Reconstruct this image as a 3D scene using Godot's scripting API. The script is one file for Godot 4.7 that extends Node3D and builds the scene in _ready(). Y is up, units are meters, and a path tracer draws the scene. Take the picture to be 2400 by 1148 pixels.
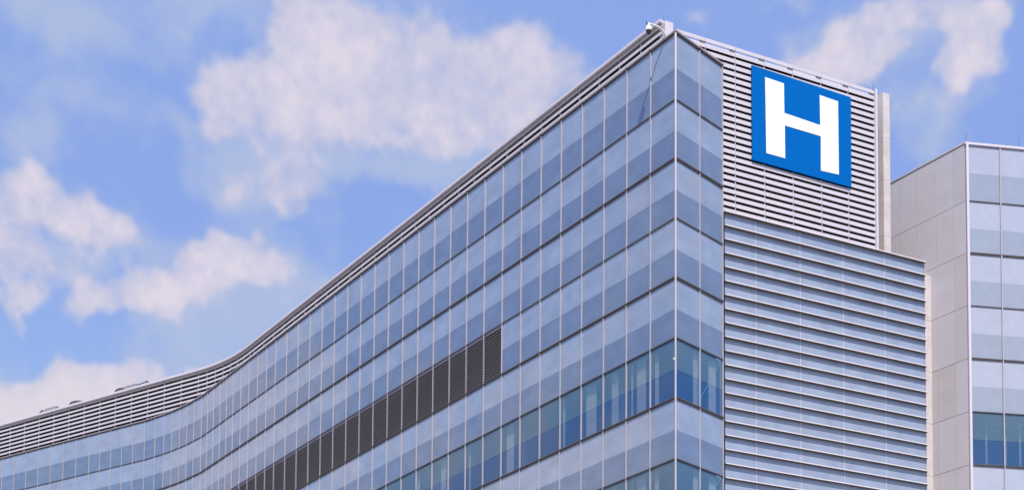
extends Node3D

# ---------------------------------------------------------------- plan of the place
# Plan points are Vector2(x, d): x to the right, d away from the viewer; world = (x, y, -d).
const EYE := 1.7
const ROW := 2.1                      # one pane row
const LINE1 := 30.671                 # height of the first transom below the coping
const TOP := 33.11                    # top of the glass wings
const FACADE := 0.72036               # bearing of the long facade
const CORNER := Vector2(3.5255, 40.3841)
const BAY := 1.19836
const CANOPY := 37.37                 # top of the roof screen

var rng := RandomNumberGenerator.new()
var M := {}                           # materials
var unit_box := BoxMesh.new()
var unit_slat: ArrayMesh             # a face plus an unseen inward flange, added to block direct sun
var used := {}
var dir_s: Vector2                    # along the long facade, away from the corner
var inward: Vector2                   # into the building from the long facade
var dir_h: Vector2                    # along the louvred wall, to the right
var nor_h: Vector2                    # outward normal of the louvred wall
var wall_h: Vector2                   # left end of the louvred wall
var tower: Vector2
var dir_t: Vector2

func _ready() -> void:
	rng.seed = 4711
	unit_box.size = Vector3.ONE
	dir_s = Vector2(-sin(FACADE), cos(FACADE))
	inward = Vector2(cos(FACADE), sin(FACADE))
	dir_h = Vector2(sin(deg_to_rad(68.4)), cos(deg_to_rad(68.4)))
	nor_h = Vector2(dir_h.y, -dir_h.x)
	wall_h = CORNER + inward * (2.0 * BAY) + Vector2(0.06, 0.06)
	tower = Vector2(15.36, 46.03)
	dir_t = Vector2(sin(1.44151), cos(1.44151))
	var profile := begin()
	box(profile, Vector3.ZERO, Vector3.BACK, Vector3.ONE)
	box(profile, Vector3(0, 0.44, -2.75), Vector3.BACK, Vector3(1.0, 0.10, 4.5))
	unit_slat = profile.commit()
	set_camera()
	set_sky_and_sun()
	make_materials()
	var ground := MeshInstance3D.new()
	var plane := PlaneMesh.new()
	plane.size = Vector2(3000, 3000)
	ground.mesh = plane
	ground.material_override = M.paving
	ground.name = "ground"
	ground.set_meta("kind", "structure")
	add_child(ground)
	glass_wing()
	louvred_block()
	side_tower()
	hospital_sign()
	security_camera()
	roof_things()

# ---------------------------------------------------------------- camera and light
func set_camera() -> void:
	var cam := Camera3D.new()
	cam.name = "camera"
	add_child(cam)
	var f := 2860.965
	var th := 0.0557708
	var ro := -0.0048279
	var up0 := Vector3(0, cos(th), sin(th))
	var right := Vector3(1, 0, 0) * cos(ro) - up0 * sin(ro)
	var up := Vector3(1, 0, 0) * sin(ro) + up0 * cos(ro)
	cam.transform = Transform3D(Basis(right, up, Vector3(0, -sin(th), cos(th))), Vector3(0, EYE, 0))
	cam.projection = Camera3D.PROJECTION_FRUSTUM
	cam.near = 0.1
	cam.far = 4000.0
	cam.size = 1148.0 / f * 0.1
	cam.frustum_offset = Vector2((1200.0 - 1334.723) / f * 0.1, (2050.95 - 574.0) / f * 0.1)
	cam.current = true

const HEAPS := [[-16.63,34.18,1.26,0.77,0.9],[-15.1,34.67,1.94,1.14,1.0],[-13.15,35.19,2.41,1.3,1.0],[-11.17,35.68,2.66,1.36,1.0],[-9.16,36.28,2.48,1.21,1.0],[-12.82,37.56,1.98,0.58,0.5],[-11.22,37.59,2.0,0.66,0.55],[-9.19,37.51,1.79,0.66,0.6],[-13.99,37.15,1.3,0.36,0.4],[-7.12,36.28,2.04,1.07,0.95],[-5.9,37.05,1.36,0.75,0.9],[-4.85,36.12,2.05,1.07,0.9],[-2.79,37.03,1.61,0.75,0.9],[-2.36,36.07,2.06,1.08,0.85],[-0.29,36.24,1.38,0.77,0.7],[-7.1,35.01,2.72,0.94,0.85],[-4.42,34.86,2.51,0.87,0.75],[-10.75,34.59,1.33,0.63,0.8],[-8.51,34.19,1.12,0.64,0.7],[-14.31,34.2,1.51,0.63,0.8],[-16.99,33.42,0.84,0.63,0.7],[-5.85,34.06,1.58,0.48,0.5],[-14.26,32.32,1.08,0.57,0.7],[-13.47,31.96,1.19,0.74,0.8],[-13.84,31.16,0.86,0.66,0.7],[-16.17,31.48,0.63,0.57,0.4],[-13.1,32.89,0.87,0.48,0.4],[-24.85,29.43,2.09,0.96,1.15],[-23.11,29.47,1.95,0.89,1.09],[-21.86,29.4,1.39,0.65,0.92],[-20.96,29.25,0.79,0.42,0.57],[-25.12,27.59,1.51,0.66,0.92],[-25.25,26.34,1.12,0.76,1.03],[-24.56,26.16,0.76,0.51,0.57],[-25.13,25.28,0.37,0.43,0.46],[-22.31,26.56,0.88,0.68,0.8],[-20.89,26.95,1.4,0.77,0.92],[-19.45,27.48,1.42,0.68,0.98],[-17.96,27.38,1.44,0.61,0.69],[-17.61,28.53,0.94,0.68,0.92],[-16.11,29.04,1.26,0.68,0.92],[-16.69,29.28,0.84,0.51,0.8],[-14.76,28.89,1.07,0.61,0.46],[-24.94,21.95,1.31,0.89,1.15],[-23.76,22.63,1.33,0.89,1.15],[-22.39,23.34,1.17,0.8,1.15],[-21.69,23.77,0.78,0.54,1.15],[-20.44,23.79,0.79,0.81,1.03],[-19.69,23.23,1.0,0.73,0.92],[-18.06,24.28,0.83,0.36,0.69],[-23.04,21.92,2.92,0.73,1.15],[14.61,37.43,1.07,0.36,0.44],[15.97,37.26,1.47,0.51,0.62],[17.89,37.18,1.65,0.51,0.88],[19.39,36.88,1.22,0.51,0.88],[19.56,36.19,0.91,0.58,0.79],[19.95,36.91,0.8,0.43,0.7],[18.42,35.42,0.92,0.52,0.79],[18.99,35.74,0.81,0.52,0.75],[18.04,35.07,0.83,0.37,0.62],[13.43,37.3,1.08,0.44,0.53],[12.63,36.85,0.87,0.52,0.53],[11.43,36.15,1.97,0.68,0.84],[13.02,35.85,1.08,0.68,0.62],[14.6,36.43,1.07,0.37,0.48],[15.57,36.37,0.64,0.3,0.35],[14.2,36.13,0.54,0.22,0.35],[5.73,38.04,0.79,0.36,0.4],[10.04,38.27,0.89,0.22,0.4],[10.84,37.96,0.55,0.29,0.26],[15.74,34.69,1.47,0.39,0.35],[17.27,34.35,1.24,0.39,0.31],[16.3,33.34,0.84,0.4,0.26]]
const VEILS := [[-14.09,33.22,2.6,0.78,1.08],[-14.65,32.27,2.82,1.06,0.94],[-15.79,31.38,1.39,0.89,0.68],[-6.86,33.12,3.2,0.8,1.08],[-9.1,32.82,1.46,0.36,0.54],[-2.97,34.62,2.99,1.04,0.81],[-11.22,37.59,4.88,0.95,0.68],[-16.43,26.45,3.92,2.3,0.61],[-17.75,26.61,2.27,1.33,0.54],[-14.94,28.4,2.8,1.5,0.68],[-21.3,28.74,2.62,0.72,0.54],[-23.57,27.58,1.68,0.73,0.68],[-21.54,35.83,2.86,0.94,0.54],[-24.74,35.7,2.52,0.77,0.47],[-24.93,31.86,1.45,0.83,0.54],[-22.9,33.54,3.46,0.98,0.34],[-17.49,37.2,2.77,0.62,0.47],[-18.5,33.33,1.13,0.5,0.41],[16.31,34.34,2.72,0.67,0.61],[15.0,36.85,2.77,0.96,0.47],[16.68,33.29,1.58,0.68,0.41],[12.43,36.87,1.9,0.8,0.41],[17.3,36.27,3.37,1.27,0.34],[-18.22,23.25,3.38,1.2,0.54],[-19.36,24.44,1.76,0.78,0.41],[-25.64,22.8,1.21,1.14,0.54]]

var billow := FastNoiseLite.new()
var wisp := FastNoiseLite.new()
var broad := FastNoiseLite.new()
var swirl := FastNoiseLite.new()
const FIELD_STEP := 0.3
var heap_field := PackedFloat32Array()
var veil_field := PackedFloat32Array()

# how much cloud stands at each bearing and height (degrees), summed once on a coarse grid
func cloud_field(list: Array) -> PackedFloat32Array:
	var f := PackedFloat32Array()
	f.resize(220 * 130)
	for c in list:
		var i0 := clampi(int((c[0] + 35.0 - 2.1 * c[2]) / FIELD_STEP), 0, 219)
		var i1 := clampi(int((c[0] + 35.0 + 2.1 * c[2]) / FIELD_STEP) + 1, 0, 219)
		var j0 := clampi(int((c[1] - 10.0 - 2.1 * c[3]) / FIELD_STEP), 0, 129)
		var j1 := clampi(int((c[1] - 10.0 + 2.1 * c[3]) / FIELD_STEP) + 1, 0, 129)
		for j in range(j0, j1 + 1):
			for i in range(i0, i1 + 1):
				var dx: float = (i * FIELD_STEP - 35.0 - c[0]) / c[2]
				var dy: float = (j * FIELD_STEP + 10.0 - c[1]) / c[3]
				f[j * 220 + i] += c[4] * exp(-1.1 * (dx * dx + dy * dy))
	return f

func field_at(f: PackedFloat32Array, a: float, e: float) -> float:
	var x := clampf((a + 35.0) / FIELD_STEP, 0.0, 218.9)
	var y := clampf((e - 10.0) / FIELD_STEP, 0.0, 128.9)
	var i := int(x)
	var j := int(y)
	var at0 := j * 220 + i
	return lerpf(lerpf(f[at0], f[at0 + 1], x - i), lerpf(f[at0 + 220], f[at0 + 221], x - i), y - j)

func sky_at(az: float, el: float, near: bool) -> Color:
	var d := Vector3(sin(az) * cos(el), sin(el), -cos(az) * cos(el))
	var e := rad_to_deg(el)
	var a := rad_to_deg(az)
	var blue := Color(0.63, 0.75, 0.95).lerp(Color(0.55, 0.66, 0.91), smoothstep(14.0, 34.0, e))
	blue = blue.lerp(Color(0.42, 0.555, 0.86), smoothstep(38.0, 85.0, e))
	blue = Color(0.76, 0.82, 0.93).lerp(blue, smoothstep(0.0, 16.0, e))
	var n := billow.get_noise_3dv(d)
	var w := wisp.get_noise_3dv(d)
	var far_cover := 0.36 + 1.1 * broad.get_noise_3dv(d)
	var cover := far_cover
	var veil := far_cover * 0.8
	if near:
		var m := smoothstep(-33.0, -28.0, a) * (1.0 - smoothstep(22.5, 27.0, a)) * smoothstep(14.0, 18.0, e) * (1.0 - smoothstep(39.0, 43.0, e))
		var wa := a + 1.3 * swirl.get_noise_3dv(d) + 0.12 * w
		var we := e + 0.8 * swirl.get_noise_3dv(d + Vector3(3.1, 1.7, 0.4)) + 0.25 * n
		cover = lerpf(far_cover, 1.0 - exp(-2.0 * field_at(heap_field, wa, we)), m)
		veil = lerpf(veil, 1.0 - exp(-2.0 * field_at(veil_field, wa, we)), m)
	var k := cover + 0.62 * n + 0.13 * w
	var heap := smoothstep(0.24, 0.78, k)
	var thin := smoothstep(-0.04, 0.85, maxf(veil, cover * 0.75) + 0.45 * n + 0.12 * w)
	var body := Color(0.765, 0.775, 0.885).lerp(Color(0.885, 0.852, 0.905), smoothstep(0.30, 1.25, cover * 0.8 + 0.85 * n + 0.35 * w))
	body = body.lerp(Color(0.905, 0.865, 0.895), smoothstep(30.0, 20.0, e) * 0.7)
	return blue.lerp(Color(0.70, 0.755, 0.885), thin * 0.85).lerp(body, heap * 0.95)

func set_sky_and_sun() -> void:
	billow.seed = 11; billow.noise_type = FastNoiseLite.TYPE_SIMPLEX_SMOOTH; billow.frequency = 17.0
	billow.fractal_octaves = 7; billow.fractal_gain = 0.58
	wisp.seed = 5; wisp.frequency = 70.0; wisp.fractal_octaves = 4; wisp.fractal_gain = 0.55; wisp.noise_type = FastNoiseLite.TYPE_SIMPLEX_SMOOTH
	broad.seed = 23; broad.frequency = 2.6; broad.fractal_octaves = 3
	swirl.seed = 31; swirl.frequency = 22.0; swirl.fractal_octaves = 3
	heap_field = cloud_field(HEAPS)
	veil_field = cloud_field(VEILS)
	# the whole dome at quarter size, then the part with the photographed clouds in full
	var small := Image.create(1024, 512, false, Image.FORMAT_RGB8)
	var dust := Color(0.44, 0.42, 0.40)
	for y in 512:
		var el := PI * 0.5 - (y + 0.5) / 512.0 * PI
		for x in 1024:
			if el < 0.0:
				small.set_pixel(x, y, Color(0.76, 0.82, 0.93).lerp(dust, smoothstep(0.0, -0.05, el)))
			else:
				var az := (x + 0.5) / 1024.0 * TAU
				small.set_pixel(x, y, sky_at(wrapf(az, -PI, PI), el, false))
	small.resize(4096, 2048, Image.INTERPOLATE_CUBIC)
	for y in range(480, 900):
		var el := PI * 0.5 - (y + 0.5) / 2048.0 * PI
		for x in range(-390, 320):
			var az := (x + 0.5) / 4096.0 * TAU
			small.set_pixel(posmod(x, 4096), y, sky_at(az, el, true))
	var pano := PanoramaSkyMaterial.new()
	pano.panorama = ImageTexture.create_from_image(small)
	var sky := Sky.new()
	sky.sky_material = pano
	var env := Environment.new()
	env.background_mode = Environment.BG_SKY
	env.sky = sky
	env.tonemap_mode = Environment.TONE_MAPPER_LINEAR
	env.tonemap_exposure = 1.0
	env.sdfgi_enabled = true
	env.ssao_enabled = true
	env.ssil_enabled = true
	var we := WorldEnvironment.new()
	we.name = "environment"
	we.environment = env
	add_child(we)
	var sun := DirectionalLight3D.new()
	sun.name = "sun"
	sun.light_energy = 1.5
	sun.light_angular_distance = 0.53
	sun.light_color = Color(1.0, 0.965, 0.92)
	sun.shadow_enabled = true
	add_child(sun)
	var to_sun := Vector3(0.060, 0.800, 0.597).normalized()
	sun.look_at_from_position(to_sun * 100.0, Vector3.ZERO, Vector3.RIGHT)

# ---------------------------------------------------------------- materials
func noise_texture(seed_value: int, freq: float, lo: float, hi: float, octaves := 4, size := 256) -> ImageTexture:
	var n := FastNoiseLite.new()
	n.seed = seed_value
	n.frequency = freq
	n.fractal_octaves = octaves
	var im := n.get_seamless_image(size, size)
	im.convert(Image.FORMAT_RGB8)
	for y in size:
		for x in size:
			var v := lerpf(lo, hi, im.get_pixel(x, y).r)
			im.set_pixel(x, y, Color(v, v, v))
	return ImageTexture.create_from_image(im)

func paint(color: Color, rough := 0.5, metal := 0.0, tex: Texture2D = null, scale := 1.0) -> StandardMaterial3D:
	var m := StandardMaterial3D.new()
	m.albedo_color = color
	m.roughness = rough
	m.metallic = metal
	if tex:
		m.albedo_texture = tex
		m.uv1_triplanar = true
		m.uv1_world_triplanar = true
		m.uv1_scale = Vector3.ONE * scale
	return m

func make_materials() -> void:
	var grain := noise_texture(3, 0.08, 0.90, 1.0, 4)
	var mottle := noise_texture(8, 0.012, 0.88, 1.0, 5)
	var faint := noise_texture(14, 0.02, 0.96, 1.0, 5)
	M.paving = paint(Color(0.60, 0.585, 0.56), 0.9, 0.0, mottle, 0.1)
	M.upper = []
	M.lower = []
	for k in 5:
		var t := rng.randf_range(-0.022, 0.022)
		var u := paint(Color(0.665 + t, 0.725 + t * 0.9, 0.815 + t * 0.7), 0.025, 0.26, mottle, 0.35)
		u.metallic_specular = 0.8
		M.upper.append(u)
		var l := paint(Color(0.515 + t, 0.59 + t * 0.9, 0.705 + t * 0.8), 0.02, 0.26, mottle, 0.35)
		l.metallic_specular = 0.8
		M.lower.append(l)
	M.pale_upper = []
	M.pale_lower = []
	for k in 4:
		var t := rng.randf_range(-0.010, 0.010)
		M.pale_upper.append(paint(Color(0.715 + t, 0.745 + t, 0.82 + t), 0.04, 0.12, faint, 0.35))
		M.pale_lower.append(paint(Color(0.63 + t, 0.675 + t, 0.75 + t), 0.03, 0.12, faint, 0.35))
	M.fin_glass = []
	for k in 4:
		var t := rng.randf_range(-0.012, 0.012)
		var g := paint(Color(0.635 + t, 0.69 + t, 0.79 + t), 0.10, 0.06, mottle, 0.35)
		g.metallic_specular = 0.8
		M.fin_glass.append(g)
	M.window_upper = clear_glass(Color(0.36, 0.56, 0.70), 0.19)
	M.window_lower = clear_glass(Color(0.08, 0.42, 0.68), 0.21)
	M.mullion = paint(Color(0.74, 0.72, 0.76), 0.35, 0.0, grain, 2.0)
	M.coping = paint(Color(0.66, 0.63, 0.66), 0.45, 0.0, grain, 2.0)
	M.transom = paint(Color(0.40, 0.38, 0.385), 0.45, 0.2)
	M.joint = paint(Color(0.06, 0.06, 0.07), 0.7)
	M.white_metal = paint(Color(0.87, 0.845, 0.90), 0.38, 0.0, grain, 1.2)
	M.slat = []
	for k in 4:
		var t := rng.randf_range(-0.02, 0.015)
		M.slat.append(paint(Color(0.84 + t, 0.825 + t, 0.865 + t), 0.42, 0.0, grain, 1.5))
	M.bracket = paint(Color(0.40, 0.39, 0.41), 0.5, 0.3)
	M.gap_shade = paint(Color(0.22, 0.205, 0.20), 1.0)  # plant room grey, kept dark to stand in for shade between slats
	M.gap_shade.metallic_specular = 0.1
	M.soffit = paint(Color(0.80, 0.76, 0.75), 0.6, 0.0, grain, 1.0)
	M.fin = paint(Color(0.46, 0.41, 0.39), 0.45, 0.0, grain, 1.5)  # brown body colour paints in the shade of the fin underside
	M.fin_lit_nose = paint(Color(0.93, 0.91, 0.93), 0.35, 0.0, grain, 1.5)  # whiter than the fin body, painting in its sunlit front edge
	M.fin_joint = paint(Color(0.72, 0.74, 0.80), 0.4)
	M.vent_blade = paint(Color(0.25, 0.24, 0.25), 0.6, 0.0)  # dark painted blades, deepened for the shade on their undersides
	M.vent_lit_edge = paint(Color(0.58, 0.57, 0.60), 0.45)  # paler copy of the blade finish, painting in the sunlit lips
	M.vent_head = paint(Color(0.47, 0.46, 0.54), 0.5, 0.2)
	M.panel = []
	for k in 6:
		var t := rng.randf_range(-0.015, 0.015)
		var h := rng.randf_range(-0.008, 0.008)
		M.panel.append(paint(Color(0.785 + t + h, 0.768 + t, 0.795 + t - h), 0.42, 0.0, faint, 0.25))
	M.panel_light = paint(Color(0.85, 0.82, 0.82), 0.45, 0.0, mottle, 0.4)
	M.seam = paint(Color(0.80, 0.785, 0.77), 0.5)
	M.ceiling = paint(Color(0.80, 0.82, 0.82), 0.9)
	M.inner_wall = paint(Color(0.66, 0.69, 0.70), 0.9)
	M.floor = paint(Color(0.35, 0.36, 0.38), 0.8)
	M.curtain = paint(Color(0.88, 0.90, 0.89), 0.9)
	M.curtain.backlight = Color(0.35, 0.36, 0.35)
	M.column = paint(Color(0.86, 0.87, 0.87), 0.8)
	M.concrete = paint(Color(0.45, 0.45, 0.46), 0.9, 0.0, mottle, 0.3)
	M.roofing = paint(Color(0.55, 0.54, 0.53), 0.9, 0.0, mottle, 0.3)
	M.sign_blue = paint(Color(0.0, 0.385, 0.705), 0.55)
	M.sign_blue.metallic_specular = 0.12
	M.sign_white = paint(Color(0.97, 0.97, 0.97), 0.4)
	M.cam_white = paint(Color(0.95, 0.94, 0.94), 0.3)
	M.cam_ring = paint(Color(0.42, 0.24, 0.24), 0.4)
	M.cam_dome = paint(Color(0.03, 0.03, 0.035), 0.06)
	M.cam_dome.clearcoat_enabled = true
	M.rod = paint(Color(0.33, 0.32, 0.36), 0.4, 0.6)
	M.plant = paint(Color(0.62, 0.64, 0.66), 0.5, 0.2, grain, 1.0)
	M.plant_rim = paint(Color(0.36, 0.29, 0.27), 0.6)
	M.plant_dark = paint(Color(0.30, 0.31, 0.35), 0.5, 0.3)
	M.lamp = paint(Color(1.0, 0.95, 0.82), 0.6)
	M.lamp.emission_enabled = true
	M.lamp.emission = Color(1.0, 0.90, 0.70)
	M.lamp.emission_energy_multiplier = 2.2

func clear_glass(color: Color, alpha: float) -> StandardMaterial3D:
	var m := StandardMaterial3D.new()
	m.albedo_color = Color(color.r, color.g, color.b, alpha)
	m.transparency = BaseMaterial3D.TRANSPARENCY_ALPHA
	m.roughness = 0.02
	m.metallic = 0.2
	m.metallic_specular = 0.9
	return m

# ---------------------------------------------------------------- building helpers
func at(p: Vector2, y: float) -> Vector3:
	return Vector3(p.x, y, -p.y)

func flat(v: Vector2) -> Vector3:
	return Vector3(v.x, 0, -v.y)

func numbered(called: String) -> String:
	if not used.has(called):
		used[called] = 0
		return called
	used[called] += 1
	return "%s_%03d" % [called, used[called]]

func thing(called: String, label: String, category: String, where: Vector3, group := "") -> Node3D:
	var o := Node3D.new()
	o.name = numbered(called)
	o.position = where
	o.set_meta("label", label)
	o.set_meta("category", category)
	if group != "":
		o.set_meta("group", group)
	add_child(o)
	return o

func origin(parent: Node3D) -> Vector3:
	var p := Vector3.ZERO
	var n: Node = parent
	while n != self and n is Node3D:
		p += (n as Node3D).position
		n = n.get_parent()
	return p

# one box as a part: centre, outward normal, size along / up / out; sub-parts keep plain offsets
func piece(parent: Node3D, called: String, centre: Vector3, normal: Vector3, size: Vector3, m: Material, tilt := 0.0) -> MeshInstance3D:
	var o := MeshInstance3D.new()
	o.mesh = unit_box
	o.material_override = m
	o.name = called
	var x := Vector3.UP.cross(normal).normalized()
	var b := Basis(x, Vector3.UP, normal)
	if tilt > 0.0:
		b = b * Basis.from_euler(Vector3(rng.randf_range(-tilt, tilt), rng.randf_range(-tilt, tilt), 0))
	o.transform = Transform3D(b * Basis.from_scale(size), centre - origin(parent))
	if called == "slat":
		o.mesh = unit_slat
	parent.add_child(o, true)
	return o

func part(parent: Node3D, called: String, st: SurfaceTool, m: Material, stuff := false) -> MeshInstance3D:
	var o := MeshInstance3D.new()
	o.mesh = st.commit()
	o.material_override = m
	o.name = called
	o.position = Vector3.ZERO
	if stuff:
		o.set_meta("kind", "stuff")
	parent.add_child(o, true)
	return o

func begin() -> SurfaceTool:
	var st := SurfaceTool.new()
	st.begin(Mesh.PRIMITIVE_TRIANGLES)
	return st

func quad(st: SurfaceTool, a: Vector3, b: Vector3, c: Vector3, d: Vector3) -> void:
	# a b c d counter-clockwise seen from outside; stored clockwise
	var n := (b - a).cross(d - a).normalized()
	for p in [a, c, b, a, d, c]:
		st.set_normal(n)
		st.add_vertex(p)

func box(st: SurfaceTool, c: Vector3, normal: Vector3, size: Vector3) -> void:
	var x := Vector3.UP.cross(normal).normalized() * size.x * 0.5
	var y := Vector3.UP * size.y * 0.5
	var z := normal * size.z * 0.5
	for f in [[x, y, z], [z, y, -x], [-x, y, -z], [-z, y, x], [x, -z, y], [x, z, -y]]:
		var u: Vector3 = f[0]
		var v: Vector3 = f[1]
		var w: Vector3 = f[2]
		quad(st, c + w - u - v, c + w + u - v, c + w + u + v, c + w - u + v)

# upright prism over a plan outline
func prism(st: SurfaceTool, outline: Array, y0: float, y1: float, off: Vector3) -> void:
	var pts := PackedVector2Array()
	for p in outline:
		pts.append(p)
	var area := 0.0
	for i in pts.size():
		area += pts[i].cross(pts[(i + 1) % pts.size()])
	if area < 0.0:
		pts.reverse()
	# plan (x, d) counter-clockwise is clockwise seen from above once d becomes -z ... kept by quad order
	for i in pts.size():
		var a := pts[i]
		var b := pts[(i + 1) % pts.size()]
		quad(st, at(a, y0) - off, at(b, y0) - off, at(b, y1) - off, at(a, y1) - off)
	var tri := Geometry2D.triangulate_polygon(pts)
	for i in range(0, tri.size(), 3):
		var a := pts[tri[i]]
		var b := pts[tri[i + 1]]
		var c := pts[tri[i + 2]]
		if (b - a).cross(c - a) < 0.0:
			var s := b
			b = c
			c = s
		for p in [a, c, b]:
			st.set_normal(Vector3.UP)
			st.add_vertex(at(p, y1) - off)
		for p in [a, b, c]:
			st.set_normal(Vector3.DOWN)
			st.add_vertex(at(p, y0) - off)

func tube(st: SurfaceTool, path: Array, radii: Array, sides := 12) -> void:
	var rings := []
	for i in path.size():
		var p: Vector3 = path[i]
		var t: Vector3 = (path[mini(i + 1, path.size() - 1)] - path[maxi(i - 1, 0)]).normalized()
		var side := t.cross(Vector3(0.31, 0.12, 0.94)).normalized()
		var other := t.cross(side).normalized()
		var ring := []
		for k in sides:
			var a := TAU * k / sides
			ring.append(p + (side * cos(a) + other * sin(a)) * radii[i])
		rings.append(ring)
	st.set_smooth_group(1)
	for i in path.size() - 1:
		for k in sides:
			var j := (k + 1) % sides
			for v in [rings[i][k], rings[i + 1][k], rings[i + 1][j], rings[i][k], rings[i + 1][j], rings[i][j]]:
				st.add_vertex(v)
	st.set_smooth_group(4294967295)
	for e in [0, path.size() - 1]:
		for k in sides:
			var j := (k + 1) % sides
			if e == 0:
				for v in [path[e], rings[e][k], rings[e][j]]:
					st.add_vertex(v)
			else:
				for v in [path[e], rings[e][j], rings[e][k]]:
					st.add_vertex(v)

func line_y(k: int) -> float:
	return LINE1 - (k - 1) * ROW

func facing(a: Vector2, b: Vector2) -> Vector2:
	var d := (b - a).normalized()
	var n := Vector2(d.y, -d.x)
	if n.dot(-a) < 0.0:
		n = -n
	return n

# a curtain wall along plan points: panes in two tones, mullions, transoms, coping
func curtain_wall(root: Node3D, pts: Array, rows_at: Callable, kind_at: Callable, row_count: int, deepest: int) -> void:
	var base := origin(root)
	var far := begin()
	var far_any := false
	for i in pts.size() - 1:
		var a: Vector2 = pts[i]
		var b: Vector2 = pts[i + 1]
		var n := facing(a, b)
		var wide := a.distance_to(b) - 0.012
		var mid := (a + b) * 0.5 - n * 0.02
		for r in deepest:
			var y1 := line_y(r) if r > 0 else TOP - 0.09
			var y0 := line_y(r + 1)
			if r >= rows_at.call(i):
				box(far, at(mid, (y0 + y1) * 0.5) - base, flat(n), Vector3(wide, y1 - y0 - 0.02, 0.03))
				far_any = true
				continue
			var kind: String = kind_at.call(i, r)
			var cut := y0 + (1.005 if r > 0 else 1.13)
			var hi := y1 - 0.012
			var lo := y0 + 0.012
			if kind == "vent":
				vent(root, a, b, n, lo, hi)
				continue
			var up_m: Material = M.window_upper
			var low_m: Material = M.window_lower
			var upper_name := "upper_window_pane"
			var lower_name := "lower_window_pane"
			if kind == "glass":
				var k := rng.randi() % 5
				up_m = M.upper[k]
				low_m = M.lower[k]
				upper_name = "upper_pane"
				lower_name = "lower_pane"
			piece(root, upper_name, at(mid, (hi + cut) * 0.5), flat(n), Vector3(wide, hi - cut, 0.03), up_m, 0.003)
			piece(root, lower_name, at(mid, (cut + lo) * 0.5), flat(n), Vector3(wide, cut - lo - 0.001, 0.028), low_m, 0.003)
	if far_any:
		part(root, "glazing_below", far, M.lower[0], true)
	# transoms, each one bar along the whole wall
	for r in range(1, row_count + 1):
		var st := begin()
		var lip := begin()
		var thick := r % 2 == 0
		for i in pts.size() - 1:
			var a: Vector2 = pts[i]
			var b: Vector2 = pts[i + 1]
			var n := facing(a, b)
			var wide := a.distance_to(b) + 0.01
			var mid := (a + b) * 0.5
			var y := line_y(r)
			if thick:
				box(st, at(mid + n * 0.012, y + 0.012) - base, flat(n), Vector3(wide, 0.036, 0.085))
				box(st, at(mid + n * 0.004, y - 0.037) - base, flat(n), Vector3(wide, 0.020, 0.068))
				box(lip, at(mid - n * 0.02, y - 0.0165) - base, flat(n), Vector3(wide, 0.019, 0.05))
			else:
				box(st, at(mid + n * 0.004, y) - base, flat(n), Vector3(wide, 0.034, 0.068))
		var bar := part(root, "transom", st, M.transom)
		if thick:
			part(bar, "shadow_gap", lip, M.joint)
	# mullions
	var y_low := line_y(row_count)
	for i in pts.size():
		var p: Vector2 = pts[i]
		var n: Vector2
		if i == 0:
			n = facing(pts[0], pts[1])
		elif i == pts.size() - 1:
			n = facing(pts[i - 1], pts[i])
		else:
			n = (facing(pts[i - 1], p) + facing(p, pts[i + 1])).normalized()
		if i == 0:
			continue
		piece(root, "mullion", at(p + n * 0.004, (TOP - 0.09 + y_low) * 0.5), flat(n), Vector3(0.031, TOP - 0.09 - y_low, 0.07), M.mullion)

# a hanging pleated curtain
func curtain(root: Node3D, foot: Vector2, along: Vector2, wide: float, y0: float, y1: float) -> void:
	var base := origin(root)
	var st := begin()
	var folds := int(wide / 0.045)
	for k in folds:
		var a := foot + along * (wide * k / folds)
		var b := foot + along * (wide * (k + 1) / folds)
		var swing := Vector2(along.y, -along.x) * 0.022
		if k % 2 == 0:
			swing = -swing
		quad(st, at(a + swing, y0) - base, at(b - swing, y0) - base, at(b - swing, y1) - base, at(a + swing, y1) - base)
	part(root, "curtain", st, M.curtain)

func vent(root: Node3D, a: Vector2, b: Vector2, n: Vector2, lo: float, hi: float) -> void:
	var base := origin(root)
	var mid := (a + b) * 0.5
	var wide := a.distance_to(b) - 0.05
	var sill := begin()
	box(sill, at(mid - n * 0.06, lo + 0.02) - base, flat(n), Vector3(wide + 0.04, 0.04, 0.12))
	var unit := part(root, "louvre_vent", sill, M.vent_head)
	var head := begin()
	box(head, at(mid - n * 0.02, hi - 0.05) - base, flat(n), Vector3(wide, 0.10, 0.06))
	part(unit, "head_rail", head, M.vent_head)
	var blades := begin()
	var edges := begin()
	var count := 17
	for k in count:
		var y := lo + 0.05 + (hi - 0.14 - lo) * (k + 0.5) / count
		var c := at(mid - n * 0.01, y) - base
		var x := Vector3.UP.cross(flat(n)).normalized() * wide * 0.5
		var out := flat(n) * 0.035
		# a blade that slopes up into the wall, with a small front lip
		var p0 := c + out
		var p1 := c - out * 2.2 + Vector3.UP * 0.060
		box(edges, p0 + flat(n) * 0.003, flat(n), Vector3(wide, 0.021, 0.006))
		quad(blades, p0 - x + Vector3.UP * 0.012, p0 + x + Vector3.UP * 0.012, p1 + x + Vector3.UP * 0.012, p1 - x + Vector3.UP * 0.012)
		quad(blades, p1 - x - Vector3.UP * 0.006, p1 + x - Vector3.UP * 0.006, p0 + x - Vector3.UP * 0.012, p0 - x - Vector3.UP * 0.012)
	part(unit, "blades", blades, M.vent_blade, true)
	part(unit, "lit_blade_edges", edges, M.vent_lit_edge, true)

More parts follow.
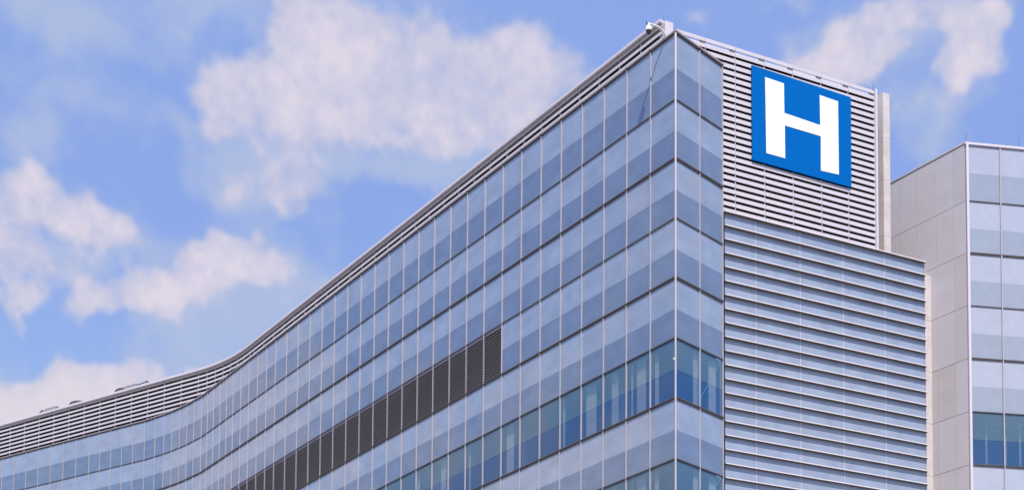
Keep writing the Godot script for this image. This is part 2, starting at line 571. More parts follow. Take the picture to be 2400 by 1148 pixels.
# ---------------------------------------------------------------- the long glass wing
const ALONG := [0.0, 1.198, 2.397, 3.595, 4.793, 5.992, 7.19, 8.389, 9.587, 10.785, 11.984, 13.182, 14.38, 15.579, 16.777, 17.975, 19.174, 20.372, 21.571, 22.769, 23.967, 25.166, 26.364, 27.562, 28.76, 29.74, 30.75, 31.74, 32.70, 33.63, 34.44, 35.24, 36.08, 36.88, 37.66]
const BEND := [[-21.93, 69.24], [-22.49, 69.76], [-23.07, 70.24], [-23.68, 70.70], [-24.30, 71.14], [-24.98, 71.57]]
const LEFT_ALONG := [-4.45, -3.48, -2.54, -1.62, -0.67, 0.27, 1.42, 2.56, 3.70, 4.84, 5.98, 7.12, 8.26, 9.40, 10.54, 11.68]
const LEFT_FOOT := Vector2(-29.7387, 74.0943)
const LEFT_DIR := Vector2(-0.889995, 0.455970)

func facade_points() -> Array:
	var pts := []
	for s in ALONG:
		pts.append(CORNER + dir_s * s)
	for b in BEND:
		pts.append(Vector2(b[0], b[1]))
	for s in LEFT_ALONG:
		pts.append(LEFT_FOOT + LEFT_DIR * s)
	return pts

func rows_shown(i: int) -> int:
	for step in [[6, 9], [10, 8], [14, 7], [19, 6], [27, 5], [37, 4]]:
		if i < step[0]:
			return step[1]
	return 3

func wing_kind(i: int, r: int) -> String:
	if r == 3 and i >= 8 and i < 32:
		return "vent"
	if (r == 5 or r == 7) and i < 30:
		return "window"
	return "glass"

# the roof screen runs parallel to the facade, set back from its edge
func screen_path(back: float, first: float) -> Array:
	var left_in := Vector2(0.455970, 0.889995)
	var o1 := CORNER + inward * back
	var o2 := LEFT_FOOT + left_in * back
	var hit: Vector2 = Geometry2D.line_intersects_line(o1, dir_s, o2, LEFT_DIR)
	var s_hit := (hit - o1).dot(dir_s)
	var l_hit := (hit - o2).dot(LEFT_DIR)
	var reach := 2.6
	var pts := []
	var s := first
	while s < s_hit - reach - 0.3:
		pts.append(o1 + dir_s * s)
		s += 1.215
	var p0 := hit - dir_s * reach
	var p2 := hit + LEFT_DIR * reach
	for k in 8:
		var t := k / 7.0
		pts.append(p0.lerp(hit, t).lerp(hit.lerp(p2, t), t))
	s = l_hit + reach + 1.44
	while s < 16.0:
		pts.append(o2 + LEFT_DIR * s)
		s += 1.44
	return pts

func glass_wing() -> void:
	var root := thing("glass_wing", "long blue glass wing bending away, with louvred roof screen behind its parapet", "building", at(CORNER, 0.0))
	var base := origin(root)
	var pts := facade_points()
	curtain_wall(root, pts, rows_shown, wing_kind, 9, 15)
	# the short return at the corner
	var ret := []
	for k in 3:
		ret.append(CORNER + inward * (BAY * k))
	curtain_wall(root, ret, func(_i): return 9, func(_i, r): return "window" if r == 5 or r == 7 else "glass", 9, 15)
	# corner post
	var post := begin()
	var out := (-inward - dir_s).normalized()
	box(post, at(CORNER + out * 0.012, (TOP - 0.09) * 0.5) - base, flat(out), Vector3(0.060, TOP - 0.09, 0.07))
	part(root, "corner_post", post, M.mullion)
	# coping
	for side in [pts, ret]:
		var cap := begin()
		var under := begin()
		for i in side.size() - 1:
			var a: Vector2 = side[i]
			var b: Vector2 = side[i + 1]
			var n := facing(a, b)
			box(cap, at((a + b) * 0.5 - n * 0.10, TOP - 0.028) - base, flat(n), Vector3(a.distance_to(b) + 0.06, 0.056, 0.34))
			box(under, at((a + b) * 0.5 - n * 0.01, TOP - 0.075) - base, flat(n), Vector3(a.distance_to(b) + 0.01, 0.036, 0.09))
		var c := part(root, "coping", cap, M.coping)
		part(c, "coping_joint", under, M.transom)
	# the solid floors behind the spandrel glass
	var far_s := CORNER + dir_s * 39.6
	var q := 0.30
	var outline := [CORNER + inward * q + dir_s * q, far_s + inward * q, LEFT_FOOT + LEFT_DIR * -6.5 + Vector2(0.456, 0.89) * q, LEFT_FOOT + LEFT_DIR * 11.4 + Vector2(0.456, 0.89) * q, LEFT_FOOT + LEFT_DIR * 11.4 + Vector2(0.456, 0.89) * 8.0, far_s + inward * 9.0, CORNER + inward * 5.0 + dir_s * 4.0, CORNER + inward * 2.38 + dir_s * q]
	var set_back := outline.duplicate()
	set_back[0] = CORNER + inward * 1.7 + dir_s * q
	set_back[1] = far_s + inward * 1.7
	for span in [[line_y(3) + 0.0, TOP - 0.15, "upper_floors", outline], [line_y(4), line_y(3), "plenum_wall", set_back], [line_y(5) + 0.02, line_y(4), "fourth_floor", outline], [line_y(7) + 0.02, line_y(6) - 0.02, "middle_floor", outline], [0.0, line_y(8) - 0.02, "lower_floors", outline]]:
		var st := begin()
		prism(st, span[3], span[0], span[1], base)
		part(root, span[2], st, M.concrete)
	# rooms behind the two rows of clear windows
	for k in [5, 7]:
		var y1 := line_y(k) - 0.03
		var y0 := line_y(k + 1) + 0.03
		var far_r := CORNER + dir_s * 31.0
		var ceil_st := begin()
		prism(ceil_st, [CORNER + inward * 0.12 + dir_s * 0.12, far_r + inward * 0.12, far_r + inward * 4.4, CORNER + inward * 4.4 + dir_s * 3.2, CORNER + inward * 2.38 + dir_s * 0.12], y1 - 0.04, y1 + 0.01, base)
		var ceiling := part(root, "ceiling", ceil_st, M.ceiling)
		var floor_st := begin()
		prism(floor_st, [CORNER + inward * 0.12 + dir_s * 0.12, far_r + inward * 0.12, far_r + inward * 4.4, CORNER + inward * 4.4 + dir_s * 3.2, CORNER + inward * 2.38 + dir_s * 0.12], y0 - 0.01, y0 + 0.03, base)
		part(root, "floor", floor_st, M.floor)
		var back := begin()
		prism(back, [far_r + inward * 4.4, CORNER + inward * 4.4 + dir_s * 3.2, CORNER + inward * 4.5 + dir_s * 3.2, far_r + inward * 4.5], y0 + 0.03, y1 - 0.04, base)
		prism(back, [CORNER + inward * 4.4 + dir_s * 3.15, CORNER + inward * 2.42 + dir_s * 0.15, CORNER + inward * 2.5 + dir_s * 0.05, CORNER + inward * 4.5 + dir_s * 3.05], y0 + 0.03, y1 - 0.04, base)
		prism(back, [far_r + inward * 0.12, far_r + inward * 4.4, far_r + inward * 4.4 + dir_s * 0.1, far_r + inward * 0.12 + dir_s * 0.1], y0 + 0.03, y1 - 0.04, base)
		part(root, "room_wall", back, M.inner_wall)
		for s in [3.9, 9.6, 15.6, 21.6, 27.6]:
			var col := begin()
			box(col, at(CORNER + dir_s * s + inward * 1.3, (y0 + y1) * 0.5) - base, flat(-inward), Vector3(0.45, y1 - y0 - 0.07, 0.45))
			part(root, "column", col, M.column)
		for c in [[0.92, 0.24], [1.55, 0.46], [2.2, 0.14], [2.95, 0.36], [4.12, 0.56], [5.86, 0.12], [8.95, 0.50], [11.80, 0.12], [13.55, 0.42], [15.5, 0.2], [18.5, 0.5], [21.1, 0.25], [22.3, 0.5]]:
			curtain(root, CORNER + dir_s * c[0] + inward * 0.16, dir_s, c[1], y0 + 0.03, y1 - 0.05)
		curtain(root, CORNER + inward * 1.06 + dir_s * 0.16, inward, 0.26, y0 + 0.03, y1 - 0.05)
		curtain(root, CORNER + inward * 1.85 + dir_s * 0.16, inward, 0.34, y0 + 0.03, y1 - 0.05)
		if k == 5:
			for spot in [Vector2(0.95, 0.95), Vector2(0.55, 1.75)]:
				var lamp := begin()
				var c := at(CORNER + dir_s * spot.x + inward * spot.y, y1 - 0.045) - base
				tube(lamp, [c, c - Vector3(0, 0.012, 0)], [0.055, 0.055], 16)
				lamp.generate_normals()
				part(ceiling, "downlight", lamp, M.lamp)
				var glow := SpotLight3D.new()
				glow.name = "downlight_glow"
				glow.light_energy = 0.6
				glow.light_color = Color(1.0, 0.9, 0.72)
				glow.light_size = 0.055
				glow.spot_range = 8.0
				glow.spot_attenuation = 2.0
				glow.spot_angle = 55.0
				glow.shadow_enabled = true
				glow.position = c - Vector3(0, 0.03, 0)
				glow.rotation_degrees.x = -90.0
				ceiling.add_child(glow, true)
	# roof screen: posts, slats in every bay, a projecting canopy, the plant room behind, coloured dark for gap shade
	var first := 3.74
	var path := screen_path(3.18, first)
	var posts := begin()
	for i in path.size():
		var p: Vector2 = path[i]
		var n := facing(path[maxi(i - 1, 0)], path[mini(i + 1, path.size() - 1)])
		box(posts, at(p - n * 0.05, (TOP - 0.15 + CANOPY - 0.1) * 0.5) - base, flat(n), Vector3(0.035, CANOPY - TOP + 0.05, 0.07))
	var screen := part(root, "roof_screen", posts, M.mullion)
	var hidden := begin()
	for i in path.size() - 1:
		var a: Vector2 = path[i]
		var b: Vector2 = path[i + 1]
		var n := facing(a, b)
		var wide := a.distance_to(b) - 0.012
		var shown := 4 if i < path.size() - 19 else 10
		for k in 14:
			var y := CANOPY - 0.145 - 0.065 - k * 0.272
			var high := 0.118 if k > 0 else 0.10
			if k < shown:
				piece(screen, "slat", at((a + b) * 0.5 + n * 0.006, y), flat(n), Vector3(wide, high, 0.02), M.slat[rng.randi() % 4], 0.002)
			else:
				box(hidden, at((a + b) * 0.5 + n * 0.006, y) - base, flat(n), Vector3(wide, high, 0.02))
	part(screen, "hidden_slats", hidden, M.slat[0], true)
	var canopy_path := screen_path(3.05, first)
	for i in path.size() - 1:
		var st := begin()
		var a: Vector2 = canopy_path[i]
		var b: Vector2 = canopy_path[i + 1]
		var a2: Vector2 = path[i]
		var b2: Vector2 = path[i + 1]
		var da := (a2 - a).normalized()
		var db := (b2 - b).normalized()
		var gap := (b - a).normalized() * 0.004
		prism(st, [a + gap, b - gap, b + db * 0.6 - gap, a + da * 0.6 + gap], CANOPY - 0.12, CANOPY, base)
		part(screen, "canopy_panel", st, M.white_metal)
		var so := begin()
		prism(so, [a + da * 0.012 + gap * 1.5, b + db * 0.012 - gap * 1.5, b + db * 0.55 - gap * 1.5, a + da * 0.55 + gap * 1.5], CANOPY - 0.15, CANOPY - 0.121, base)
		part(screen, "soffit_panel", so, M.soffit)
	# the white end panel of the screen
	var end_st := begin()
	var e0 := CORNER + inward * 3.27 + dir_s * 3.70
	prism(end_st, [e0, e0 + dir_h * 0.36, e0 + dir_h * 0.36 - nor_h * 0.5, e0 - nor_h * 0.5], TOP - 0.15, CANOPY + 0.01, base)
	part(root, "screen_end_panel", end_st, M.white_metal)
	var back_path := screen_path(3.42, first + 0.3)
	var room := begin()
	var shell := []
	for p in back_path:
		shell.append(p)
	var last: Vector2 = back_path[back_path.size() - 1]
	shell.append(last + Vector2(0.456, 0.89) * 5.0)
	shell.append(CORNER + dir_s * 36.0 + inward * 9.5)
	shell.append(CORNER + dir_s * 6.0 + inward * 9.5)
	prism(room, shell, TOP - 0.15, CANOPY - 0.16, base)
	part(root, "plant_room", room, M.gap_shade)

# ---------------------------------------------------------------- the louvred block with the sign
func on_h(u: float, off: float) -> Vector2:
	return wall_h + dir_h * u + nor_h * off

func louvred_block() -> void:
	var root := thing("louvred_block", "block with white slatted screen above a blue glass wall of horizontal fins", "building", at(wall_h + dir_h * 4.3, 0.0))
	var base := origin(root)
	var n := flat(nor_h)
	var fin_top := 27.685
	var pitch := 0.5075
	# fin wall
	var joints := [0.03, 1.30, 3.15, 5.0, 6.85, 8.66]
	for k in 22:
		var y1 := fin_top - k * pitch - 0.03
		var y0 := fin_top - (k + 1) * pitch
		for j in 5:
			var wide: float = joints[j + 1] - joints[j] - 0.012
			var mid: float = (joints[j] + joints[j + 1]) * 0.5
			piece(root, "fin_wall_pane", at(on_h(mid, -0.02), (y0 + y1) * 0.5), n, Vector3(wide, y1 - y0, 0.03), M.fin_glass[rng.randi() % 4], 0.0016)
	for k in 23:
		var y := fin_top - k * pitch
		for j in 5:
			var a: float = joints[j] if j > 0 else -0.0
			var b: float = joints[j + 1] if j < 4 else 8.69
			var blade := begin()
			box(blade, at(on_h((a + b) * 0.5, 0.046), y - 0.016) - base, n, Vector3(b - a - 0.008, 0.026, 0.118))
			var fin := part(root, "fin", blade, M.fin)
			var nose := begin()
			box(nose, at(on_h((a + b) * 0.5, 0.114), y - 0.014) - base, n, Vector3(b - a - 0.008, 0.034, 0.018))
			part(fin, "lit_nosing", nose, M.fin_lit_nose)
	for j in range(1, 5):
		piece(root, "mullion", at(on_h(joints[j], -0.016), (fin_top - 11.6 + fin_top) * 0.5), n, Vector3(0.032, 11.5, 0.03), M.fin_joint)
	piece(root, "end_trim", at(on_h(8.67, -0.02), (fin_top - 0.05) * 0.5), n, Vector3(0.022, fin_top - 0.05, 0.06), M.mullion)
	var below := begin()
	box(below, at(on_h(4.345, -0.02), (fin_top - 22 * pitch - 0.03) * 0.5) - base, n, Vector3(8.6, fin_top - 22 * pitch - 0.03, 0.03))
	part(root, "glazing_below", below, M.fin_glass[0])
	var core := begin()
	prism(core, [on_h(0.05, -0.06), on_h(8.66, -0.06), on_h(8.3, -0.8), on_h(0.3, -0.8)], 0.0, fin_top - 0.05, base)
	part(root, "backing_wall", core, M.concrete)
	# slatted screen
	var bays := [-1.88, -0.73, 0.48, 1.69, 2.89, 4.11, 5.29, 6.46]
	var posts := begin()
	for u in bays:
		box(posts, at(on_h(u, -0.035), 30.75) - base, n, Vector3(0.03, 6.2, 0.05))
	var screen := part(root, "slatted_screen", posts, M.mullion)
	var period := 0.2437
	var first_gap := 31.865 + EYE
	for j in bays.size() - 1:
		var mid: float = (bays[j] + bays[j + 1]) * 0.5
		var wide: float = bays[j + 1] - bays[j] - 0.010
		piece(screen, "slat", at(on_h(mid, 0.004), first_gap + 0.068), n, Vector3(wide, 0.136, 0.02), M.slat[rng.randi() % 4], 0.0015)
		for k in 24:
			var y := first_gap - 0.105 - k * period - 0.0695
			if y < fin_top + 0.06:
				continue
			piece(screen, "slat", at(on_h(mid, 0.004), y), n, Vector3(wide, 0.139, 0.02), M.slat[rng.randi() % 4], 0.0015)
		# top rail, with a bright sloping flashing in the slot below it and a bracket at each joint
		piece(screen, "top_rail", at(on_h(mid, 0.004), 33.850), n, Vector3(wide, 0.130, 0.03), M.slat[j % 4])
		var fl := begin()
		var x := flat(dir_h) * wide * 0.5
		var c0 := at(on_h(mid, -0.02), 33.69) - base
		var c1 := at(on_h(mid, -0.16), 33.86) - base
		quad(fl, c0 - x, c0 + x, c1 + x, c1 - x)
		quad(fl, c1 - x - n * 0.01, c1 + x - n * 0.01, c0 + x - n * 0.01, c0 - x - n * 0.01)
		part(screen, "flashing", fl, M.cam_white)
		piece(screen, "bracket", at(on_h(bays[j + 1] - 0.13, 0.0), 33.743), n, Vector3(0.20, 0.080, 0.04), M.bracket)
	piece(root, "end_frame", at(on_h(6.52, 0.0), (fin_top + 33.98) * 0.5), n, Vector3(0.09, 33.98 - fin_top, 0.10), M.white_metal)
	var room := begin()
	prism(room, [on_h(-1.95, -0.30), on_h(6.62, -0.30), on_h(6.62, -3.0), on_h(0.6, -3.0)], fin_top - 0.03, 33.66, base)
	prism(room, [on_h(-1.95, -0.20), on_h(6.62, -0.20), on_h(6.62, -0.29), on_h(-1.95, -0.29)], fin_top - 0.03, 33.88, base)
	part(root, "plant_room", room, M.gap_shade)
	# pilaster at the end of the screen
	var top := 34.67
	var cuts := [0.0, 28.95, 31.17, 32.87, top]
	for k in 4:
		var st := begin()
		var y0: float = cuts[k] + (0.010 if k > 0 else 0.0)
		var p := on_h(7.44, -0.8)
		prism(st, [p, p + dir_h * 0.31, p + dir_h * 0.31 + dir_s * 1.3, p + dir_s * 1.3], y0, cuts[k + 1], base)
		part(root, "pilaster_panel", st, M.panel_light)
		if k > 0:
			var jn := begin()
			prism(jn, [p + dir_h * 0.012 + dir_s * 0.012, p + dir_h * 0.298 + dir_s * 0.012, p + dir_h * 0.298 + dir_s * 1.29, p + dir_h * 0.012 + dir_s * 1.29], cuts[k], y0, base)
			part(root, "pilaster_joint", jn, M.joint)

# ---------------------------------------------------------------- the tower at the side
func side_tower() -> void:
	var root := thing("side_tower", "tower with grey metal panelled flank and pale glass front, white corner post", "building", at(tower, 0.0))
	var base := origin(root)
	var top := 33.02
	var pts := [tower, tower + dir_t * 1.415, tower + dir_t * 2.83, tower + dir_t * 4.245]
	tower_front(root, pts, top)
	# flank of metal panels
	var n := Vector2(-inward.x, -inward.y)
	var joints := [0.03, 0.55, 1.32, 2.19, 2.97, 3.8, 4.7, 5.6, 6.5]
	var lines := [top - 0.03]
	for k in range(1, 11):
		lines.append(line_y(k))
	for r in lines.size() - 1:
		var y1: float = lines[r] - (0.008 if r > 0 else 0.0)
		var y0: float = lines[r + 1] + 0.010
		for j in joints.size() - 1:
			var wide: float = joints[j + 1] - joints[j] - 0.010
			var mid: float = (joints[j] + joints[j + 1]) * 0.5
			piece(root, "metal_panel", at(tower + dir_s * mid - n * 0.02, (y0 + y1) * 0.5), flat(n), Vector3(wide, y1 - y0, 0.04), M.panel[rng.randi() % 6], 0.0012)
	var strips := begin()
	for j in range(1, joints.size()):
		box(strips, at(tower + dir_s * joints[j] - n * 0.024, (lines[0] + lines[10]) * 0.5) - base, flat(n), Vector3(0.03, lines[0] - lines[10], 0.03))
	part(root, "panel_seams", strips, M.seam)
	var under := begin()
	box(under, at(tower + dir_s * 3.25 - n * 0.02, lines[10] * 0.5) - base, flat(n), Vector3(6.5, lines[10], 0.04))
	part(root, "flank_below", under, M.panel[0])
	var cap := begin()
	box(cap, at(tower + dir_s * 3.25 - n * 0.05, top + 0.0) - base, flat(n), Vector3(6.6, 0.05, 0.16))
	part(root, "coping", cap, M.panel_light)
	# body, leaving a room behind the window row
	var q := 0.12
	var outline := [tower + inward * q + dir_t * 0.1 + dir_s * 0.06, tower + dir_t * 4.2 - Vector2(dir_t.y, -dir_t.x) * 0.16, tower + dir_t * 4.2 + dir_s * 6.4, tower + dir_s * 6.45 + inward * 0.06, tower + dir_s * 0.1 + inward * 0.06]
	for span in [[line_y(5) + 0.02, top - 0.08, "upper_floors"], [0.0, line_y(6) - 0.02, "lower_floors"]]:
		var st := begin()
		prism(st, outline, span[0], span[1], base)
		part(root, span[2], st, M.concrete)
	var y1 := line_y(5) - 0.03
	var y0 := line_y(6) + 0.03
	var st2 := begin()
	prism(st2, outline, y1 - 0.03, y1 + 0.02, base)
	var ceiling := part(root, "ceiling", st2, M.ceiling)
	var st3 := begin()
	prism(st3, outline, y0 - 0.02, y0 + 0.03, base)
	part(root, "floor", st3, M.floor)
	var st4 := begin()
	var b0 := tower + dir_t * 0.1 - Vector2(dir_t.y, -dir_t.x) * 2.6
	prism(st4, [b0 - dir_t * 1.0, b0 + dir_t * 4.0, b0 + dir_t * 4.0 - Vector2(dir_t.y, -dir_t.x) * 0.1, b0 - dir_t * 1.0 - Vector2(dir_t.y, -dir_t.x) * 0.1], y0 + 0.03, y1 - 0.03, base)
	prism(st4, [tower + dir_s * 0.2 + inward * 0.07, tower + dir_s * 3.4 + inward * 0.07, tower + dir_s * 3.4 + inward * 0.12, tower + dir_s * 0.2 + inward * 0.12], y0 + 0.03, y1 - 0.03, base)
	prism(st4, [tower + dir_t * 4.0 + dir_s * 0.3, tower + dir_t * 4.1 + dir_s * 0.3, tower + dir_t * 4.1 + dir_s * 4.0, tower + dir_t * 4.0 + dir_s * 4.0], y0 + 0.03, y1 - 0.03, base)
	part(root, "room_wall", st4, M.inner_wall)
	var away := -Vector2(dir_t.y, -dir_t.x)
	for u in [0.95, 1.75, 2.35]:
		var col := begin()
		box(col, at(tower + dir_t * u + away * 0.55, (y0 + y1) * 0.5) - base, flat(-away), Vector3(0.07, y1 - y0 - 0.07, 0.07))
		part(root, "column", col, M.column)
	for d in [[0.3, 0.9, 0.45], [1.2, 0.8, 0.9], [1.2, 1.3, 0.9], [1.2, 1.8, 0.9], [2.3, 0.8, 0.9], [2.3, 1.3, 0.9]]:
		var beam := begin()
		box(beam, at(tower + dir_t * (d[0] + 0.35) + away * d[1], y1 - 0.07) - base, flat(-away), Vector3(d[2], 0.05, 0.10))
		part(ceiling, "ceiling_baffle", beam, M.column)
	# low return wall between the tower and the fin wall
	var s0 := Vector2(14.3058, 47.231)
	var cuts := [0.0]
	for k in range(9, 2, -1):
		cuts.append(line_y(k))
	cuts.append(28.31)
	for k in cuts.size() - 1:
		var st := begin()
		var ya: float = cuts[k] + (0.010 if k > 0 else 0.0)
		prism(st, [s0 - dir_h * 1.6, s0, s0 + dir_s * 0.5, s0 - dir_h * 1.6 + dir_s * 0.5], ya, cuts[k + 1], base)
		part(root, "return_panel", st, M.panel_light)
		if k > 0:
			var jn := begin()
			prism(jn, [s0 - dir_h * 1.59 + dir_s * 0.015, s0 - dir_h * 0.01 + dir_s * 0.015, s0 + dir_s * 0.48, s0 - dir_h * 1.59 + dir_s * 0.48], cuts[k], ya, base)
			part(root, "return_joint", jn, M.joint)

func tower_front(root: Node3D, pts: Array, top: float) -> void:
	var base := origin(root)
	var n := facing(pts[0], pts[1])
	for i in pts.size() - 1:
		var a: Vector2 = pts[i]
		var b: Vector2 = pts[i + 1]
		var wide := a.distance_to(b) - 0.012
		var mid := (a + b) * 0.5 - n * 0.02
		for r in 9:
			var hi := (line_y(r) if r > 0 else top - 0.10) - 0.012
			var lo := line_y(r + 1) + 0.012
			var cut := lo + (0.995 if r > 0 else 1.11)
			var k := rng.randi() % 4
			var window := r == 5
			piece(root, "upper_window_pane" if window else "upper_pane", at(mid, (hi + cut) * 0.5), flat(n), Vector3(wide, hi - cut, 0.03), M.window_upper if window else M.pale_upper[k], 0.0016)
			piece(root, "lower_window_pane" if window else "lower_pane", at(mid, (cut + lo) * 0.5), flat(n), Vector3(wide, cut - lo - 0.001, 0.028), M.window_lower if window else M.pale_lower[k], 0.0016)
	var low := line_y(9)
	var below := begin()
	box(below, at(pts[0].lerp(pts[3], 0.5) - n * 0.02, low * 0.5) - base, flat(n), Vector3(4.2, low, 0.03))
	part(root, "glazing_below", below, M.lower[0])
	for r in range(1, 10):
		var st := begin()
		var mid: Vector2 = pts[0].lerp(pts[3], 0.5)
		var y := line_y(r)
		if r % 2 == 0:
			box(st, at(mid + n * 0.012, y + 0.012) - base, flat(n), Vector3(4.2, 0.028, 0.07))
			box(st, at(mid + n * 0.006, y - 0.030) - base, flat(n), Vector3(4.2, 0.018, 0.06))
			var lip := begin()
			box(lip, at(mid - n * 0.02, y - 0.0115) - base, flat(n), Vector3(4.2, 0.018, 0.05))
			part(part(root, "transom", st, M.transom), "shadow_gap", lip, M.joint)
		else:
			box(st, at(mid + n * 0.004, y) - base, flat(n), Vector3(4.2, 0.026, 0.06))
			part(root, "transom", st, M.transom)
	for i in range(1, 4):
		piece(root, "mullion", at(pts[i] + n * 0.010, (top - 0.1 + low) * 0.5), flat(n), Vector3(0.045, top - 0.1 - low, 0.07), M.mullion)
	piece(root, "corner_post", at(pts[0] + dir_t * 0.05 + n * 0.02, (top - 0.02) * 0.5), flat(n), Vector3(0.10, top - 0.02, 0.10), M.white_metal)
	piece(root, "coping", at(pts[0].lerp(pts[3], 0.5) - n * 0.05, top - 0.05), flat(n), Vector3(4.3, 0.09, 0.22), M.white_metal)

# ---------------------------------------------------------------- sign, camera, roof things
func extrude_h(st: SurfaceTool, outline: Array, off0: float, off1: float, base: Vector3) -> void:
	var pts := PackedVector2Array()
	for p in outline:
		pts.append(Vector2(p[0], p[1]))
	var tri := Geometry2D.triangulate_polygon(pts)
	for side in [off0, off1]:
		for i in range(0, tri.size(), 3):
			var a := pts[tri[i]]
			var b := pts[tri[i + 1]]
			var c := pts[tri[i + 2]]
			var ccw := (b - a).cross(c - a) > 0.0
			var order := [a, b, c]
			if ccw == (side == off1):
				order = [a, c, b]
			for p in order:
				st.set_normal(flat(nor_h) * (1.0 if side == off1 else -1.0))
				st.add_vertex(at(on_h(p.x, side), p.y) - base)
	for i in pts.size():
		var a := pts[i]
		var b := pts[(i + 1) % pts.size()]
		quad(st, at(on_h(a.x, off0), a.y) - base, at(on_h(b.x, off0), b.y) - base, at(on_h(b.x, off1), b.y) - base, at(on_h(a.x, off1), a.y) - base)

func hospital_sign() -> void:
	var root := thing("hospital_sign", "square blue sign with a large white letter H on the white slats", "sign", at(on_h(3.22, 0.1), 29.84))
	var base := origin(root)
	var st := begin()
	extrude_h(st, [[1.115, 29.845], [5.335, 29.83], [5.345, 33.30], [1.105, 33.37]], 0.05, 0.10, base)
	part(root, "sign_panel", st, M.sign_blue)
	var h := begin()
	extrude_h(h, [[1.69, 30.22], [2.475, 30.22], [2.465, 31.458], [4.005, 31.443], [4.0, 30.13], [4.778, 30.17], [4.765, 32.977], [3.967, 33.008], [3.985, 31.856], [2.449, 31.92], [2.438, 33.032], [1.652, 33.058]], 0.1005, 0.112, base)
	part(root, "letter", h, M.sign_white)
	var br := begin()
	for u in [1.6, 3.2, 4.8]:
		for y in [30.2, 31.7, 33.1]:
			box(br, at(on_h(u, 0.032), y) - base, flat(nor_h), Vector3(0.08, 0.06, 0.036))
	part(root, "mounting_brackets", br, M.bracket)

func security_camera() -> void:
	var foot := CORNER + dir_s * 0.43 + inward * 0.02
	var root := thing("security_camera", "white dome security camera hanging from a curved arm on the glass corner", "camera", at(foot, TOP))
	var out := flat(-inward)
	var arm := begin()
	var path := []
	var radii := []
	for k in 13:
		var t := k / 12.0
		path.append(out * (0.98 * t) + Vector3(0, 0.04 + 0.17 * sin(minf(t * 1.9, 1.0) * PI * 0.5) - 0.26 * maxf(t - 0.35, 0.0) , 0))
		radii.append(lerpf(0.045, 0.032, t))
	tube(arm, path, radii, 14)
	arm.generate_normals()
	part(root, "arm", arm, M.cam_white)
	var foot_st := begin()
	tube(foot_st, [Vector3(0, -0.005, 0), Vector3(0, 0.05, 0)], [0.08, 0.06], 16)
	foot_st.generate_normals()
	part(root, "base_plate", foot_st, M.cam_white)
	var tip: Vector3 = path[11]
	var cap := begin()
	var endp: Vector3 = path[12]
	tube(cap, [endp, endp + out * 0.03], [0.036, 0.03], 12)
	cap.generate_normals()
	part(root, "end_cap", cap, M.plant_dark)
	var body := begin()
	tube(body, [tip, tip + Vector3(0, -0.07, 0), tip + Vector3(0, -0.10, 0), tip + Vector3(0, -0.14, 0), tip + Vector3(0, -0.26, 0)], [0.035, 0.04, 0.075, 0.10, 0.108], 20)
	body.generate_normals()
	var b := part(root, "housing", body, M.cam_white)
	var ring := begin()
	tube(ring, [tip + Vector3(0, -0.2605, 0), tip + Vector3(0, -0.29, 0)], [0.102, 0.095], 20)
	ring.generate_normals()
	part(b, "trim_ring", ring, M.cam_ring)
	var dome := begin()
	var pth := []
	var rad := []
	for k in 7:
		var a := k / 6.0 * PI * 0.48
		pth.append(tip + Vector3(0, -0.2905 - 0.085 * sin(a), 0))
		rad.append(0.088 * cos(a))
	tube(dome, pth, rad, 20)
	dome.generate_normals()
	part(b, "dome", dome, M.cam_dome)

func on_left(s: float, back: float) -> Vector2:
	return LEFT_FOOT + LEFT_DIR * s + Vector2(0.455970, 0.889995) * back

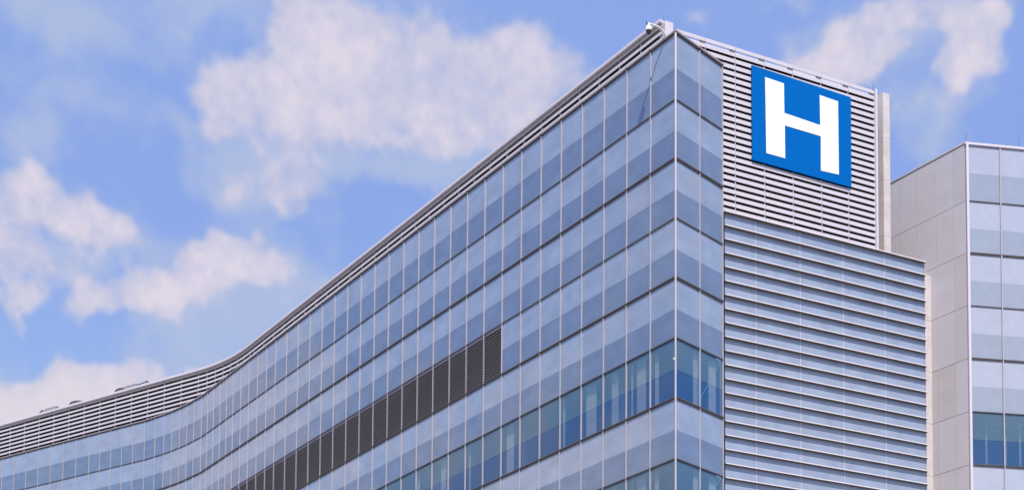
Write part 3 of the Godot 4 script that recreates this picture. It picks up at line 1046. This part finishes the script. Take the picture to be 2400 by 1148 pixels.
func roof_things() -> void:
	var roof := CANOPY - 0.16
	for spot in [[6.75, "round domed roof vent beside the grey housing with the stub boom"], [2.45, "round domed roof vent beside the long flat grey housing"]]:
		var c := on_left(spot[0], 4.9)
		var root := thing("roof_vent", spot[1], "roof vent", at(c, roof), "round vents along the roof screen")
		var drum := begin()
		tube(drum, [Vector3.ZERO, Vector3(0, 0.92, 0)], [0.80, 0.80], 32)
		drum.generate_normals()
		part(root, "drum", drum, M.plant)
		var cap := begin()
		var pth := []
		var rad := []
		for k in 9:
			var a := k / 8.0 * PI * 0.49
			pth.append(Vector3(0, 0.921 + 0.30 * sin(a), 0))
			rad.append(0.84 * cos(a))
		tube(cap, pth, rad, 32)
		cap.generate_normals()
		part(root, "domed_cap", cap, M.plant_rim)
	for spot in [[8.7, 1.0, "grey roof davit housing whose boom points away from the round vents"], [1.2, -1.0, "grey roof davit housing with boom, standing by the curve of the screen"]]:
		var c := on_left(spot[0], 4.2)
		var along: Vector3 = flat(LEFT_DIR) * spot[1]
		var root := thing("roof_davit", spot[2], "davit", at(c, roof), "davits along the roof screen")
		var st := begin()
		box(st, Vector3(0, 0.46, 0), flat(Vector2(-0.455970, -0.889995)), Vector3(1.05, 0.92, 0.5))
		part(root, "housing", st, M.plant)
		var bar := begin()
		tube(bar, [along * 0.5 + Vector3(0, 0.95, 0), along * 1.18 + Vector3(0, 0.98, 0)], [0.03, 0.03], 8)
		bar.generate_normals()
		part(root, "boom", bar, M.plant_dark)
		var leg := begin()
		tube(leg, [along * 1.2 + Vector3(0, 1.06, 0), along * 1.26 + Vector3(0, 0.88, 0), along * 1.26], [0.035, 0.035, 0.035], 8)
		tube(leg, [along * 1.16 + Vector3(0, 1.04, 0), along * 1.5 + Vector3(0, 0.86, 0)], [0.03, 0.02], 8)
		leg.generate_normals()
		part(root, "boom_support", leg, M.plant_dark)
	var rods := []
	rods.append([at(CORNER + inward * 3.35 + dir_s * 3.84, CANOPY), 0.36, "thin lightning rod on the canopy end above the dome camera"])
	rods.append([at(on_h(6.41, 0.0), 33.915), 0.38, "thin lightning rod at the end of the slatted screen, by the pilaster"])
	rods.append([at(tower + dir_t * 0.06 - Vector2(dir_t.y, -dir_t.x) * 0.05, 33.015), 0.50, "thin lightning rod on the corner of the panelled tower"])
	rods.append([at(tower + dir_t * 2.25 - Vector2(dir_t.y, -dir_t.x) * 0.05, 33.015), 0.52, "thin lightning rod above the pale glass front of the tower"])
	for r in [[13.7, "thin lightning rod on the bent wing's canopy, past both davits and vents"], [8.8, "thin lightning rod by the davit whose boom points away from the vents"], [4.05, "thin lightning rod on the canopy between the two round roof vents"], [0.8, "thin lightning rod by the davit near the curve of the screen"], [-4.0, "thin lightning rod on the canopy where the roof screen bends"]]:
		rods.append([at(on_left(r[0], 3.4), CANOPY), 0.45, r[1]])
	for r in rods:
		var root := thing("lightning_rod", r[2], "lightning rod", r[0], "lightning rods")
		var st := begin()
		tube(st, [Vector3.ZERO, Vector3(0, r[1], 0)], [0.008, 0.005], 6)
		st.generate_normals()
		part(root, "spike", st, M.rod)
		var f := begin()
		tube(f, [Vector3(0, -0.002, 0), Vector3(0, 0.03, 0)], [0.035, 0.03], 8)
		f.generate_normals()
		part(root, "foot", f, M.rod)
